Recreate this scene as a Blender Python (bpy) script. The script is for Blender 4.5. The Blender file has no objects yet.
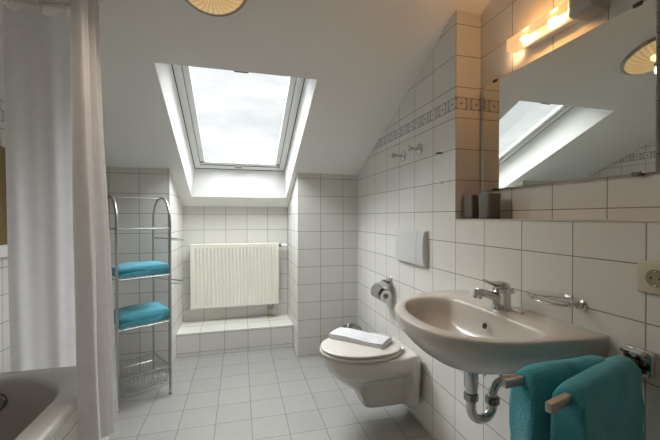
import bpy, bmesh, math, random
from mathutils import Vector, Matrix, noise
R = math.radians
PI = math.pi
random.seed(4)
col = bpy.context.scene.collection
scene = bpy.context.scene

# ------------------------------------------------------------------ materials
def new_mat(name):
    m = bpy.data.materials.new(name)
    m.use_nodes = True
    nt = m.node_tree
    b = nt.nodes['Principled BSDF']
    return m, nt, b

def mat(name, c, rough=.5, metal=0., spec=.5, noise_amt=0., noise_scale=20., bump=0., bump_scale=60., coat=0., sheen=0., sub=0.):
    m, nt, b = new_mat(name)
    b.inputs['Base Color'].default_value = (*c, 1)
    b.inputs['Roughness'].default_value = rough
    b.inputs['Metallic'].default_value = metal
    b.inputs['Specular IOR Level'].default_value = spec
    b.inputs['Coat Weight'].default_value = coat
    b.inputs['Sheen Weight'].default_value = sheen
    tc = nt.nodes.new('ShaderNodeTexCoord')
    if noise_amt:
        n = nt.nodes.new('ShaderNodeTexNoise'); n.inputs['Scale'].default_value = noise_scale
        n.inputs['Detail'].default_value = 5
        nt.links.new(tc.outputs['Object'], n.inputs['Vector'])
        mx = nt.nodes.new('ShaderNodeMix'); mx.data_type = 'RGBA'
        mx.inputs['A'].default_value = (*[v * (1 - noise_amt) for v in c], 1)
        mx.inputs['B'].default_value = (*[min(1, v * (1 + noise_amt)) for v in c], 1)
        nt.links.new(n.outputs['Fac'], mx.inputs['Factor'])
        nt.links.new(mx.outputs['Result'], b.inputs['Base Color'])
    if bump:
        n2 = nt.nodes.new('ShaderNodeTexNoise'); n2.inputs['Scale'].default_value = bump_scale
        n2.inputs['Detail'].default_value = 4
        nt.links.new(tc.outputs['Object'], n2.inputs['Vector'])
        bp = nt.nodes.new('ShaderNodeBump'); bp.inputs['Strength'].default_value = bump
        bp.inputs['Distance'].default_value = .004
        nt.links.new(n2.outputs['Fac'], bp.inputs['Height'])
        nt.links.new(bp.outputs['Normal'], b.inputs['Normal'])
    return m

def tile_mat(name, ox, oy, oz, c1, c2, grout, wall=True, rough=.28, marble=0.):
    """square-set tiles in world space: 20 x 15 cm on walls, 20 x 20 cm on level faces"""
    m, nt, b = new_mat(name)
    N, L = nt.nodes, nt.links
    def math_(op, a, b_=None, c_=None):
        n = N.new('ShaderNodeMath'); n.operation = op
        for i, v in enumerate((a, b_, c_)):
            if v is None: continue
            if isinstance(v, (int, float)): n.inputs[i].default_value = v
            else: L.new(v, n.inputs[i])
        return n.outputs[0]
    g = N.new('ShaderNodeNewGeometry')
    sp = N.new('ShaderNodeSeparateXYZ'); L.new(g.outputs['Position'], sp.inputs[0])
    sn = N.new('ShaderNodeSeparateXYZ'); L.new(g.outputs['True Normal'], sn.inputs[0])
    X = math_('SUBTRACT', sp.outputs[0], ox); Y = math_('SUBTRACT', sp.outputs[1], oy)
    ax = math_('GREATER_THAN', math_('ABSOLUTE', sn.outputs[0]), .5)
    az = math_('GREATER_THAN', math_('ABSOLUTE', sn.outputs[2]), .5)
    Zr = sp.outputs[2]
    up = math_('GREATER_THAN', Zr, 1.733)
    Z = math_('SUBTRACT', math_('SUBTRACT', Zr, math_('MULTIPLY', up, .148)), oz)
    # u : x or y; v : z or (on level faces) y
    def mixf(f, a, b_):
        return math_('ADD', math_('MULTIPLY', math_('SUBTRACT', 1., f), a), math_('MULTIPLY', f, b_))
    u = mixf(ax, X, Y)
    vz = math_('DIVIDE', Z, .15); vy = math_('DIVIDE', Y, .2)
    v = mixf(az, vz, vy)
    U = math_('DIVIDE', u, .2)
    def edge(t, size):
        f = math_('FRACT', t)
        d = math_('MINIMUM', f, math_('SUBTRACT', 1., f))
        return math_('MULTIPLY', d, size)
    du = edge(U, .2); dv = edge(v, .15 if wall else .2)
    d = math_('MINIMUM', du, dv)
    mr = N.new('ShaderNodeMapRange'); mr.interpolation_type = 'SMOOTHSTEP'
    mr.inputs['From Min'].default_value = .0008; mr.inputs['From Max'].default_value = .0026
    L.new(d, mr.inputs['Value'])
    tile = mr.outputs[0]
    # per tile tone
    cid = N.new('ShaderNodeCombineXYZ')
    L.new(math_('FLOOR', U), cid.inputs[0]); L.new(math_('FLOOR', v), cid.inputs[1]); L.new(ax, cid.inputs[2])
    wn = N.new('ShaderNodeTexWhiteNoise'); wn.noise_dimensions = '3D'; L.new(cid.outputs[0], wn.inputs['Vector'])
    tone = wn.outputs['Value']
    if marble:
        nz = N.new('ShaderNodeTexNoise'); nz.inputs['Scale'].default_value = 14; nz.inputs['Detail'].default_value = 6
        nz.inputs['Distortion'].default_value = 1.2
        L.new(g.outputs['Position'], nz.inputs['Vector'])
        tone = mixf(marble, tone, nz.outputs['Fac'])
    mc = N.new('ShaderNodeMix'); mc.data_type = 'RGBA'
    mc.inputs['A'].default_value = (*c1, 1); mc.inputs['B'].default_value = (*c2, 1)
    L.new(tone, mc.inputs['Factor'])
    base = mc.outputs['Result']
    if wall:
        # decorated border: squares with a rosette, a beaded divider between
        inb = math_('MULTIPLY', math_('GREATER_THAN', Zr, 1.703), math_('LESS_THAN', Zr, 1.763))
        inb = math_('MULTIPLY', inb, math_('SUBTRACT', 1., az))
        t = math_('FRACT', math_('DIVIDE', u, .084))
        tx = math_('MULTIPLY', t, .084)
        sq = math_('LESS_THAN', tx, .060)
        px = math_('SUBTRACT', tx, .030); pz = math_('SUBTRACT', Zr, 1.733)
        rr = math_('SQRT', math_('ADD', math_('MULTIPLY', px, px), math_('MULTIPLY', pz, pz)))
        cheb = math_('MAXIMUM', math_('ABSOLUTE', px), math_('ABSOLUTE', pz))
        dot = math_('LESS_THAN', rr, .0065)
        ang = math_('ARCTAN2', pz, px)
        petals = math_('MULTIPLY', math_('GREATER_THAN', math_('COSINE', math_('MULTIPLY', ang, 8.)), .1),
                       math_('MULTIPLY', math_('GREATER_THAN', rr, .011), math_('LESS_THAN', rr, .019)))
        frame1 = math_('GREATER_THAN', cheb, .0265)
        frame2 = math_('MULTIPLY', math_('GREATER_THAN', cheb, .021), math_('LESS_THAN', cheb, .0235))
        corner = math_('GREATER_THAN', math_('ADD', math_('ABSOLUTE', px), math_('ABSOLUTE', pz)), .040)
        ink_sq = math_('MINIMUM', 1., math_('ADD', math_('ADD', dot, math_('MULTIPLY', petals, .3)),
                 math_('ADD', math_('MULTIPLY', frame1, .85), math_('MULTIPLY', math_('MAXIMUM', frame2, corner), .5))))
        qx = math_('SUBTRACT', tx, .072)
        qz = math_('SUBTRACT', math_('MULTIPLY', math_('FRACT', math_('DIVIDE', pz, .012)), .012), .006)
        qr = math_('SQRT', math_('ADD', math_('MULTIPLY', qx, qx), math_('MULTIPLY', qz, qz)))
        ink_dv = math_('MAXIMUM', math_('MULTIPLY', math_('GREATER_THAN', math_('ABSOLUTE', qx), .0088), .8),
                       math_('MULTIPLY', math_('LESS_THAN', qr, .0045), .6))
        ink_dv = math_('MAXIMUM', ink_dv, math_('MULTIPLY', math_('GREATER_THAN', math_('ABSOLUTE', pz), .0262), .8))
        ink = mixf(sq, ink_dv, ink_sq)
        mi = N.new('ShaderNodeMix'); mi.data_type = 'RGBA'
        mi.inputs['A'].default_value = (.66, .65, .63, 1); mi.inputs['B'].default_value = (.20, .195, .215, 1)
        L.new(ink, mi.inputs['Factor'])
        mb = N.new('ShaderNodeMix'); mb.data_type = 'RGBA'
        L.new(inb, mb.inputs['Factor']); L.new(base, mb.inputs['A']); L.new(mi.outputs['Result'], mb.inputs['B'])
        base = mb.outputs['Result']
    mg = N.new('ShaderNodeMix'); mg.data_type = 'RGBA'
    mg.inputs['A'].default_value = (*grout, 1); L.new(base, mg.inputs['B'])
    fac = math_('MAXIMUM', tile, inb) if wall else tile
    L.new(fac, mg.inputs['Factor'])
    L.new(mg.outputs['Result'], b.inputs['Base Color'])
    L.new(mixf(fac, .8, rough), b.inputs['Roughness'])
    bp = N.new('ShaderNodeBump'); bp.inputs['Strength'].default_value = .5; bp.inputs['Distance'].default_value = .0015
    L.new(tile, bp.inputs['Height']); L.new(bp.outputs['Normal'], b.inputs['Normal'])
    return m

def glass_mat(name, tint=(1, 1, 1), refl=.5, rough=.0):
    """thin clear sheet: straight-through plus Fresnel reflection"""
    m = bpy.data.materials.new(name); m.use_nodes = True
    nt = m.node_tree; nt.nodes.clear()
    o = nt.nodes.new('ShaderNodeOutputMaterial')
    t = nt.nodes.new('ShaderNodeBsdfTransparent'); t.inputs[0].default_value = (*tint, 1)
    g = nt.nodes.new('ShaderNodeBsdfGlossy'); g.inputs['Roughness'].default_value = rough
    lw = nt.nodes.new('ShaderNodeLayerWeight'); lw.inputs[0].default_value = .5
    f = nt.nodes.new('ShaderNodeMath'); f.operation = 'POWER'; f.inputs[1].default_value = 4.
    nt.links.new(lw.outputs['Facing'], f.inputs[0])
    mu = nt.nodes.new('ShaderNodeMath'); mu.operation = 'MULTIPLY_ADD'; mu.inputs[1].default_value = refl; mu.inputs[2].default_value = .04
    x = nt.nodes.new('ShaderNodeMixShader')
    nt.links.new(f.outputs[0], mu.inputs[0]); nt.links.new(mu.outputs[0], x.inputs[0])
    nt.links.new(t.outputs[0], x.inputs[1]); nt.links.new(g.outputs[0], x.inputs[2])
    nt.links.new(x.outputs[0], o.inputs[0])
    return m

def shade_mat(name, c, emit, through=.4):
    """amber lamp glass: glow put in as emission, part of the bulb light let straight through"""
    m = bpy.data.materials.new(name); m.use_nodes = True
    nt = m.node_tree; nt.nodes.clear()
    o = nt.nodes.new('ShaderNodeOutputMaterial')
    t = nt.nodes.new('ShaderNodeBsdfTransparent'); t.inputs[0].default_value = (*[v ** .4 for v in c], 1)
    p = nt.nodes.new('ShaderNodeBsdfPrincipled')
    p.inputs['Base Color'].default_value = (*[v * .03 for v in c], 1); p.inputs['Roughness'].default_value = .2
    p.inputs['Emission Color'].default_value = (*c, 1); p.inputs['Emission Strength'].default_value = emit
    x = nt.nodes.new('ShaderNodeMixShader'); x.inputs[0].default_value = 1 - through
    nt.links.new(t.outputs[0], x.inputs[1]); nt.links.new(p.outputs[0], x.inputs[2])
    nt.links.new(x.outputs[0], o.inputs[0])
    return m

def emit_mat(name, c, s):
    m = bpy.data.materials.new(name); m.use_nodes = True
    nt = m.node_tree; nt.nodes.clear()
    o = nt.nodes.new('ShaderNodeOutputMaterial'); e = nt.nodes.new('ShaderNodeEmission')
    e.inputs[0].default_value = (*c, 1); e.inputs[1].default_value = s
    nt.links.new(e.outputs[0], o.inputs[0])
    return m

def cloth_mat(name, c, bump=.6, scale=420, trans=0., rough=.95):
    m, nt, b = new_mat(name)
    b.inputs['Roughness'].default_value = rough
    b.inputs['Specular IOR Level'].default_value = .12
    b.inputs['Sheen Weight'].default_value = .25
    tc = nt.nodes.new('ShaderNodeTexCoord')
    n = nt.nodes.new('ShaderNodeTexNoise'); n.inputs['Scale'].default_value = scale; n.inputs['Detail'].default_value = 2
    n3 = nt.nodes.new('ShaderNodeTexNoise'); n3.inputs['Scale'].default_value = 30; n3.inputs['Detail'].default_value = 3
    nt.links.new(tc.outputs['Object'], n.inputs['Vector']); nt.links.new(tc.outputs['Object'], n3.inputs['Vector'])
    mx = nt.nodes.new('ShaderNodeMix'); mx.data_type = 'RGBA'
    mx.inputs['A'].default_value = (*[v * .86 for v in c], 1); mx.inputs['B'].default_value = (*[min(1, v * 1.14) for v in c], 1)
    nt.links.new(n3.outputs['Fac'], mx.inputs['Factor']); nt.links.new(mx.outputs['Result'], b.inputs['Base Color'])
    bp = nt.nodes.new('ShaderNodeBump'); bp.inputs['Strength'].default_value = bump; bp.inputs['Distance'].default_value = .003
    nt.links.new(n.outputs['Fac'], bp.inputs['Height']); nt.links.new(bp.outputs['Normal'], b.inputs['Normal'])
    if trans:
        t = nt.nodes.new('ShaderNodeBsdfTranslucent'); t.inputs[0].default_value = (*c, 1)
        x = nt.nodes.new('ShaderNodeMixShader'); x.inputs[0].default_value = trans
        o = nt.nodes['Material Output']
        nt.links.new(b.outputs[0], x.inputs[1]); nt.links.new(t.outputs[0], x.inputs[2]); nt.links.new(x.outputs[0], o.inputs[0])
    return m

TC = ((.675, .665, .63), (.71, .70, .665), (.235, .225, .21))
TILE = tile_mat('wall_tiles', .07, 1.44, .013, *TC)
TILER = tile_mat('right_wall_tiles', 1.0035, 1.44, .013, *TC)
FLOOR = tile_mat('floor_tiles', .065, 2.055, 0, (.272, .270, .261), (.342, .340, .330), (.15, .145, .135), wall=False, rough=.3, marble=.7)
LEDGE = tile_mat('ledge_tiles', .07, 3.105, .035, *TC)
PLASTER = mat('plaster', (.86, .85, .825), .9, spec=.1, noise_amt=.02, noise_scale=3, bump=.08, bump_scale=90)
LINING = mat('white_lining', (.72, .72, .71), .6, spec=.3)
WINFRAME = mat('window_lacquer', (.84, .85, .84), .45)
GAPSHADE = mat('gap_shade_black', (.03, .03, .03), .7)
GLASS = glass_mat('window_glass', (.97, .98, .98), .4)
CHROME = mat('chrome', (.60, .60, .60), .12, 1.)
STEEL = mat('rack_chrome', (.42, .43, .43), .38, 1.)
SATIN = mat('satin_aluminium', (.46, .44, .43), .32, 1.)
DARKCHROME = mat('dark_chrome', (.33, .33, .34), .2, 1.)
CERAMIC = mat('beige_grey_ceramic', (.57, .54, .505), .22, spec=.5)
WC = mat('pale_ceramic', (.57, .55, .52), .14, spec=.5, coat=.3)
SEAT = mat('seat_plastic', (.53, .51, .48), .25)
PLATEP = mat('plate_plastic', (.58, .58, .585), .35)
TUB = mat('bath_acrylic', (.48, .475, .465), .22)
CREAM = mat('radiator_enamel', (.78, .77, .69), .4)
WHITEP = mat('white_plastic', (.78, .78, .77), .35)
BEIGEP = mat('cream_plastic', (.54, .51, .39), .4)
WELLSHADE = mat('socket_well_shade', (.32, .29, .17), .45)  # shade of the round recess put into a darker beige
BLACK = mat('black_void', (.012, .012, .012), .6)
DARKM = mat('dark_metal', (.10, .10, .10), .4, .6)
PAPER = mat('tissue_paper', (.80, .78, .74), .95, spec=.1, bump=.3, bump_scale=200)
TAUPE = mat('taupe_plastic', (.13, .12, .105), .45)
BRASS = mat('pale_brass', (.62, .48, .22), .35, .7)
BAMBOO = mat('bamboo', (.26, .17, .07), .6, noise_amt=.25, noise_scale=30)
TURQ = cloth_mat('turquoise_terry', (.085, .35, .455), bump=.9, scale=240)
TURQSHADE = cloth_mat('turquoise_terry_shaded', (.06, .33, .40), bump=1., scale=260)  # the turquoise terry again, darkened for the weaker light at the holder
WTOWEL = cloth_mat('white_terry', (.60, .61, .64))
CURTAIN = cloth_mat('curtain_fabric', (.77, .755, .765), bump=.15, scale=700, trans=.50)
MIRROR = mat('mirror_silver', (.80, .82, .79), .0, 1.)
AMBER = shade_mat('amber_shade', (1., .66, .34), .85, .45)
AMBERD = shade_mat('amber_dome', (.90, .60, .27), .62, .16)
BULB = emit_mat('bulb_glow', (1., .64, .31), 1000.)
BULBD = emit_mat('ceiling_bulb_glow', (1., .80, .58), 12.)
nt_ = AMBERD.node_tree; N_ = nt_.nodes; tc_ = N_.new('ShaderNodeTexCoord'); mp_ = N_.new('ShaderNodeMapping'); mp_.inputs['Rotation'].default_value = (math.atan(.435), 0, 0)
sp_ = N_.new('ShaderNodeSeparateXYZ'); nt_.links.new(tc_.outputs['Object'], mp_.inputs[0]); nt_.links.new(mp_.outputs[0], sp_.inputs[0])
def mm_(op, a, b=None):
    n = N_.new('ShaderNodeMath'); n.operation = op
    for i, v in enumerate((a, b)):
        if v is None: continue
        if isinstance(v, (int, float)): n.inputs[i].default_value = v
        else: nt_.links.new(v, n.inputs[i])
    return n.outputs[0]
rib_ = mm_('COSINE', mm_('MULTIPLY', mm_('ARCTAN2', sp_.outputs[1], sp_.outputs[0]), 30.))
nt_.links.new(mm_('ADD', mm_('MULTIPLY', rib_, .10), .60), [n for n in N_ if n.type == 'BSDF_PRINCIPLED'][0].inputs['Emission Strength'])
GREYRING = mat('grey_ring', (.36, .37, .36), .35, .5)
CLEAR = glass_mat('clear_glass', (.95, .96, .955), .5)
GLASSEDGE = mat('mirror_edge', (.45, .55, .50), .2)
DOORM = mat('door_white', (.6, .58, .54), .5)

# ------------------------------------------------------------------ mesh helpers
class MB:
    def __init__(s): s.v = []; s.f = []
    def add(s, vs, fs):
        o = len(s.v); s.v += [Vector(p) for p in vs]; s.f += [tuple(i + o for i in f) for f in fs]; return s
    def box(s, x0, x1, y0, y1, z0, z1, bev=0., seg=2, M=None):
        bm = bmesh.new(); bmesh.ops.create_cube(bm, size=1)
        for v in bm.verts:
            v.co = Vector(((v.co.x + .5) * (x1 - x0) + x0, (v.co.y + .5) * (y1 - y0) + y0, (v.co.z + .5) * (z1 - z0) + z0))
        if bev: bmesh.ops.bevel(bm, geom=bm.edges[:], offset=bev, segments=seg, profile=.5, affect='EDGES')
        return s.bm(bm, M)
    def bm(s, bm, M=None):
        bm.verts.ensure_lookup_table(); bm.verts.index_update()
        s.add([(M @ v.co) if M else v.co.copy() for v in bm.verts], [[v.index for v in f.verts] for f in bm.faces])
        bm.free(); return s
    def prism(s, poly, axis, a, b):
        """poly in the plane across axis; axis 'x': (y,z), 'y': (x,z), 'z': (x,y)"""
        def P(p, t):
            return (t, p[0], p[1]) if axis == 'x' else (p[0], t, p[1]) if axis == 'y' else (p[0], p[1], t)
        n = len(poly)
        vs = [P(p, a) for p in poly] + [P(p, b) for p in poly]
        fs = [tuple(range(n)), tuple(range(2 * n - 1, n - 1, -1))] + [(i, i + n, (i + 1) % n + n, (i + 1) % n) for i in range(n)]
        return s.add(vs, fs)
    def tube(s, pts, r, seg=10, closed=False, cap=True):
        pts = [Vector(p) for p in pts]; n = len(pts)
        rr = r if isinstance(r, (list, tuple)) else [r] * n
        T = []
        for i in range(n):
            a = pts[(i - 1) % n] if (closed or i > 0) else pts[i]
            b = pts[(i + 1) % n] if (closed or i < n - 1) else pts[i]
            T.append((b - a).normalized())
        u = T[0].orthogonal().normalized(); rings = []
        for i in range(n):
            u = (u - T[i] * u.dot(T[i]))
            if u.length < 1e-6: u = T[i].orthogonal()
            u.normalize(); w = T[i].cross(u)
            rings.append([pts[i] + (u * math.cos(2 * PI * k / seg) + w * math.sin(2 * PI * k / seg)) * rr[i] for k in range(seg)])
        return s.loft(rings, closed, cap)
    def loft(s, rings, closed=False, cap=True, cap0=None, cap1=None):
        m = len(rings[0]); n = len(rings); o = len(s.v)
        vs = [p for r_ in rings for p in r_]; fs = []
        for i in range(n if closed else n - 1):
            j = (i + 1) % n
            for k in range(m):
                l = (k + 1) % m
                fs.append((i * m + k, i * m + l, j * m + l, j * m + k))
        if not closed:
            if (cap if cap0 is None else cap0): fs.append(tuple(range(m - 1, -1, -1)))
            if (cap if cap1 is None else cap1): fs.append(tuple((n - 1) * m + k for k in range(m)))
        return s.add(vs, fs)
    def lathe(s, prof, c, axis=(0, 0, 1), seg=32, rib=0., nrib=0, cap=True):
        """prof: (radius, height along axis)"""
        ax = Vector(axis).normalized(); u = ax.orthogonal().normalized(); w = ax.cross(u); c = Vector(c)
        rings = []
        for (r, h) in prof:
            r = max(r, 1e-4)
            rings.append([c + ax * h + (u * math.cos(2 * PI * k / seg) + w * math.sin(2 * PI * k / seg)) *
                          r * (1 + (rib * math.cos(nrib * 2 * PI * k / seg) if rib else 0)) for k in range(seg)])
        return s.loft(rings, cap=cap)
    def build(s, name, m, parent=None, smooth=True, base=None, angle=38, fix=True):
        off = Vector(base) if base is not None else (Vector(parent['_o']) if parent is not None else Vector((0, 0, 0)))
        me = bpy.data.meshes.new(name)
        me.from_pydata([tuple(v - off) for v in s.v], [], s.f); me.update()
        if fix:
            bm = bmesh.new(); bm.from_mesh(me); bmesh.ops.recalc_face_normals(bm, faces=bm.faces[:]); bm.to_mesh(me); bm.free()
        me.materials.append(m)
        o = bpy.data.objects.new(name, me); col.objects.link(o)
        if parent is not None:
            o.parent = parent
        else:
            o.location = off
        o['_o'] = tuple(off)
        if smooth:
            for p in me.polygons: p.use_smooth = True
            me.set_sharp_from_angle(angle=R(angle))
        return o

def tag(o, label, cat, group=None, kind=None):
    if label: o['label'] = label
    if cat: o['category'] = cat
    if group: o['group'] = group
    if kind: o['kind'] = kind
    return o
def thing(name, loc, label, cat, group=None):
    o = bpy.data.objects.new(name, None); o.empty_display_size = .05
    col.objects.link(o); o.location = loc; o['_o'] = tuple(loc)
    return tag(o, label, cat, group)
def struct(o): o['kind'] = 'structure'; return o
def copy_tree(o, parent=None):
    c = o.copy(); col.objects.link(c); c.parent = parent
    for ch in list(o.children): copy_tree(ch, c)
    return c
def lerp(a, b, t): return a + (b - a) * t
def spline(pts, n):
    """Catmull-Rom through points -> n samples"""
    P = [Vector(p) for p in pts]; m = len(P) - 1; out = []
    for i in range(n):
        t = i / (n - 1) * m; k = min(int(t), m - 1); f = t - k
        p0 = P[max(k - 1, 0)]; p1 = P[k]; p2 = P[k + 1]; p3 = P[min(k + 2, m)]
        out.append(.5 * ((2 * p1) + (p2 - p0) * f + (2 * p0 - 5 * p1 + 4 * p2 - p3) * f * f + (3 * p1 - p0 - 3 * p2 + p3) * f ** 3))
    return out
def cspline(pts, n):
    P = [Vector(p) for p in pts]; m = len(P); out = []
    for i in range(n):
        t = i / n * m; k = int(t) % m; f = t - int(t)
        p0, p1, p2, p3 = P[(k - 1) % m], P[k], P[(k + 1) % m], P[(k + 2) % m]
        out.append(.5 * ((2 * p1) + (p2 - p0) * f + (2 * p0 - 5 * p1 + 4 * p2 - p3) * f * f + (3 * p1 - p0 - 3 * p2 + p3) * f ** 3))
    return out

# ------------------------------------------------------------------ the room
XW, XR, YE, YK, XN0, XN1, YN = 1.0035, 1.1433, 1.44, 2.859, -.5175, .472, 3.474
XL, YF = -1.24, -.95
S = .435
def sz(y): return 1.557 + S * (YK - y)
YT = YK - (2.5 - 1.557) / S          # where the slope meets the level ceiling
SN = Vector((0, S, 1)).normalized()

struct(MB().box(XL - .2, XR + .2, YF - .2, 3.8, -.12, 0).build('floor', FLOOR, smooth=False))
# right wall: full height at the back, a half-height ledge in front of a set-back upper wall
m = MB()
m.prism([(YE, 0), (3.7, 0), (3.7, sz(3.7) + .03), (YE, sz(YE) + .03)], 'x', XW, XR + .15)
m.box(XW, XR + .15, YF, YE, 0, 1.17)
m.prism([(YF, 1.17), (YE, 1.17), (YE, sz(YE) + .03), (YT, 2.53), (YF, 2.53)], 'x', XR, XR + .15)
struct(m.build('wall_right', TILER, smooth=False))
m = MB(); m.prism([(YF, 0), (3.7, 0), (3.7, sz(3.7) + .03), (YT, 2.53), (YF, 2.53)], 'x', XL - .15, XL)
struct(m.build('wall_left', TILE, smooth=False))
m = MB(); zt = .02
m.prism([(YK, 0), (3.7, 0), (3.7, sz(3.7) + zt), (YK, sz(YK) + zt)], 'x', XL, XN0)
m.prism([(YK, 0), (3.7, 0), (3.7, sz(3.7) + zt), (YK, sz(YK) + zt)], 'x', XN1, XW)
m.prism([(YN, 0), (3.7, 0), (3.7, sz(3.7) + zt), (YN, sz(YN) + zt)], 'x', XN0, XN1)
struct(m.build('wall_back', TILE, smooth=False))
struct(MB().box(XL - .15, XR + .15, YF - .15, YF, 0, 2.53).build('wall_front', PLASTER, smooth=False))
m = MB().box(XN0, XN1, 3.105, YN, 0, .20, .002, 1)
struct(m.build('trim_1', LEDGE, smooth=False))
m = MB().box(XW - .004, XR, YF, YE, 1.17, 1.177, .002, 1)
struct(m.build('trim_2', mat('ledge_edge', (.52, .49, .46), .35), smooth=False))
# ceiling: level part + slope with the splayed window shaft
d = .235
def off(p, k): return Vector(p) + SN * k
ox0, ox1, oy0, oy1 = -.42, .432, 1.912, 3.290
fx0, fx1 = -.392, .418
open_ = [Vector((ox0, oy0, sz(oy0))), Vector((ox1, oy0, sz(oy0))), Vector((ox1, oy1, sz(oy1))), Vector((ox0, oy1, sz(oy1)))]
top_y = oy0 + SN.y * d                # lining square to the slope at the head
bot_y = 3.292
zf = lambda y: sz(y) + d * math.hypot(1, S)      # plane of the frame
frm = [Vector((fx0, top_y, zf(top_y))), Vector((fx1, top_y, zf(top_y))), Vector((fx1, bot_y, zf(bot_y))), Vector((fx0, bot_y, zf(bot_y)))]
outer = [Vector((XL - .2, YT, 2.5)), Vector((XR + .2, YT, 2.5)), Vector((XR + .2, 3.8, sz(3.8))), Vector((XL - .2, 3.8, sz(3.8)))]
outer_t = [p + Vector((0, 0, d * math.hypot(1, S) )) for p in outer]
m = MB(); vs = outer + open_ + frm + outer_t; fs = []
for i in range(4):
    j = (i + 1) % 4
    fs += [(i, j, 4 + j, 4 + i), (8 + i, 8 + j, 12 + j, 12 + i), (12 + i, 12 + j, j, i)]
m.add(vs, fs)
m.box(XL - .2, XR + .2, YF - .2, YT, 2.5, 2.755)
struct(m.build('ceiling', PLASTER, smooth=False))
# white lining boards of the shaft
m = MB(); e = .003
ins = [Vector((e, e, 0)), Vector((-e, e, 0)), Vector((-e, -e, 0)), Vector((e, -e, 0))]
vs = [open_[i] for i in range(4)] + [frm[i] for i in range(4)] + [open_[i] + ins[i] for i in range(4)] + [frm[i] + ins[i] for i in range(4)]
fs = []
for i in range(4):
    j = (i + 1) % 4
    fs += [(8 + i, 8 + j, 12 + j, 12 + i), (i, j, 8 + j, 8 + i), (4 + i, 4 + j, j, i), (12 + i, 12 + j, 4 + j, 4 + i)]
struct(m.add(vs, fs).build('trim_3', LINING, smooth=False))

# roof window in slope space: a = x, t = distance down the slope from the frame head, n = outwards
def slope_pt(x, y, k):
    return Vector((x, y, sz(y))) + Vector((0, 0, k * math.hypot(1, S)))
wroot = thing('window_1', (0, 2.6, zf(2.6)), 'roof window with grey-white frame in the sloped ceiling above the radiator niche', 'window')
wroot['kind'] = 'structure'
TD = Vector((0, 1, -S)).normalized()
def ring_bar(m_, x0, x1, y0, y1, w, k0, k1):
    """mitre-free rectangular ring; x range, y range (on slope), bar width w, k0..k1 normal offsets"""
    wy = w * TD.y
    def blk(xa, xb, ya, yb):
        vs = []
        for k in (k0, k1):
            vs += [slope_pt(xa, ya, k), slope_pt(xb, ya, k), slope_pt(xb, yb, k), slope_pt(xa, yb, k)]
        m_.add(vs, [(0, 1, 2, 3), (7, 6, 5, 4), (0, 4, 5, 1), (1, 5, 6, 2), (2, 6, 7, 3), (3, 7, 4, 0)])
    blk(x0, x0 + w, y0, y1); blk(x1 - w, x1, y0, y1)
    blk(x0 + w, x1 - w, y0, y0 + wy); blk(x0 + w, x1 - w, y1 - wy, y1)
ty = 2.02; by = 3.285
m = MB(); ring_bar(m, fx0 - .01, fx1 + .01, ty - .02, by + .012, .018, d - .004, d + .01); m.build('gap_shade', GAPSHADE, wroot, smooth=False)  # black ring drawn in for the shaded gap between lining and frame
m = MB(); ring_bar(m, fx0 + .007, fx1 - .007, ty, by - .005, .048, d - .003, d + .035); m.build('frame', WINFRAME, wroot, smooth=False)
m = MB(); ring_bar(m, fx0 + .054, fx1 - .054, ty + .04, by - .048, .006, d - .002, d + .03); m.build('gap_shade', mat('sash_gap_shade', (.30, .31, .30), .7), wroot, smooth=False)  # grey strip standing in for the shaded joint round the sash
m = MB(); ring_bar(m, fx0 + .058, fx1 - .058, ty + .045, by - .052, .040, d + .004, d + .028); m.build('sash', WINFRAME, wroot, smooth=False)
m = MB(); x0, x1, y0, y1 = fx0 + .075, fx1 - .075, ty + .06, by - .068
vs = []
for k in (d + .016, d + .022): vs += [slope_pt(x0, y0, k), slope_pt(x1, y0, k), slope_pt(x1, y1, k), slope_pt(x0, y1, k)]
m.add(vs, [(0, 1, 2, 3), (7, 6, 5, 4), (0, 4, 5, 1), (1, 5, 6, 2), (2, 6, 7, 3), (3, 7, 4, 0)]).build('pane', GLASS, wroot, smooth=False)
m = MB()
a = slope_pt(-.030, 2.105, .150); b = slope_pt(.052, 2.105, .150)
m.tube([a, b], .008, 10)
m.tube([a + Vector((.01, 0, 0)), slope_pt(-.02, 2.06, d)], .005, 8); m.tube([b - Vector((.01, 0, 0)), slope_pt(.042, 2.06, d)], .005, 8)
m.build('vent_handle', DARKM, wroot)
m = MB(); p = slope_pt(-.012, 3.235, d - .006)
m.box(p.x - .030, p.x + .030, p.y - .014, p.y + .010, p.z - .014, p.z + .012, .004); m.tube([(p.x + .012, p.y - .014, p.z - .006), (p.x + .012, p.y - .034, p.z - .012)], .006, 10)
m.build('latch', STEEL, wroot)
for xx in (fx0 + .075, fx1 - .075):
    p = slope_pt(xx, 3.195, d + .002)
    MB().box(p.x - .014, p.x + .014, p.y - .004, p.y + .004, p.z - .006, p.z + .006, .002).build('corner_bolt', DARKM, wroot)

# door in the wall behind the viewpoint
dr = thing('door_1', (.2, YF, 0), 'plain white door in the wall opposite the window', 'door'); dr['kind'] = 'structure'
MB().box(-.2, .6, YF, YF + .03, .005, 2.0, .004, 1).build('leaf', DOORM, dr)
m = MB().box(-.28, -.2, YF, YF + .045, 0, 2.08, .004, 1); m.box(.6, .68, YF, YF + .045, 0, 2.08, .004, 1); m.box(-.2, .6, YF, YF + .045, 2.0, 2.08, .004, 1)
m.build('frame', DOORM, dr)
MB().tube([(-.14, YF + .03, 1.05), (-.14, YF + .08, 1.05), (-.02, YF + .08, 1.05)], .009).build('handle', CHROME, dr)

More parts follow.
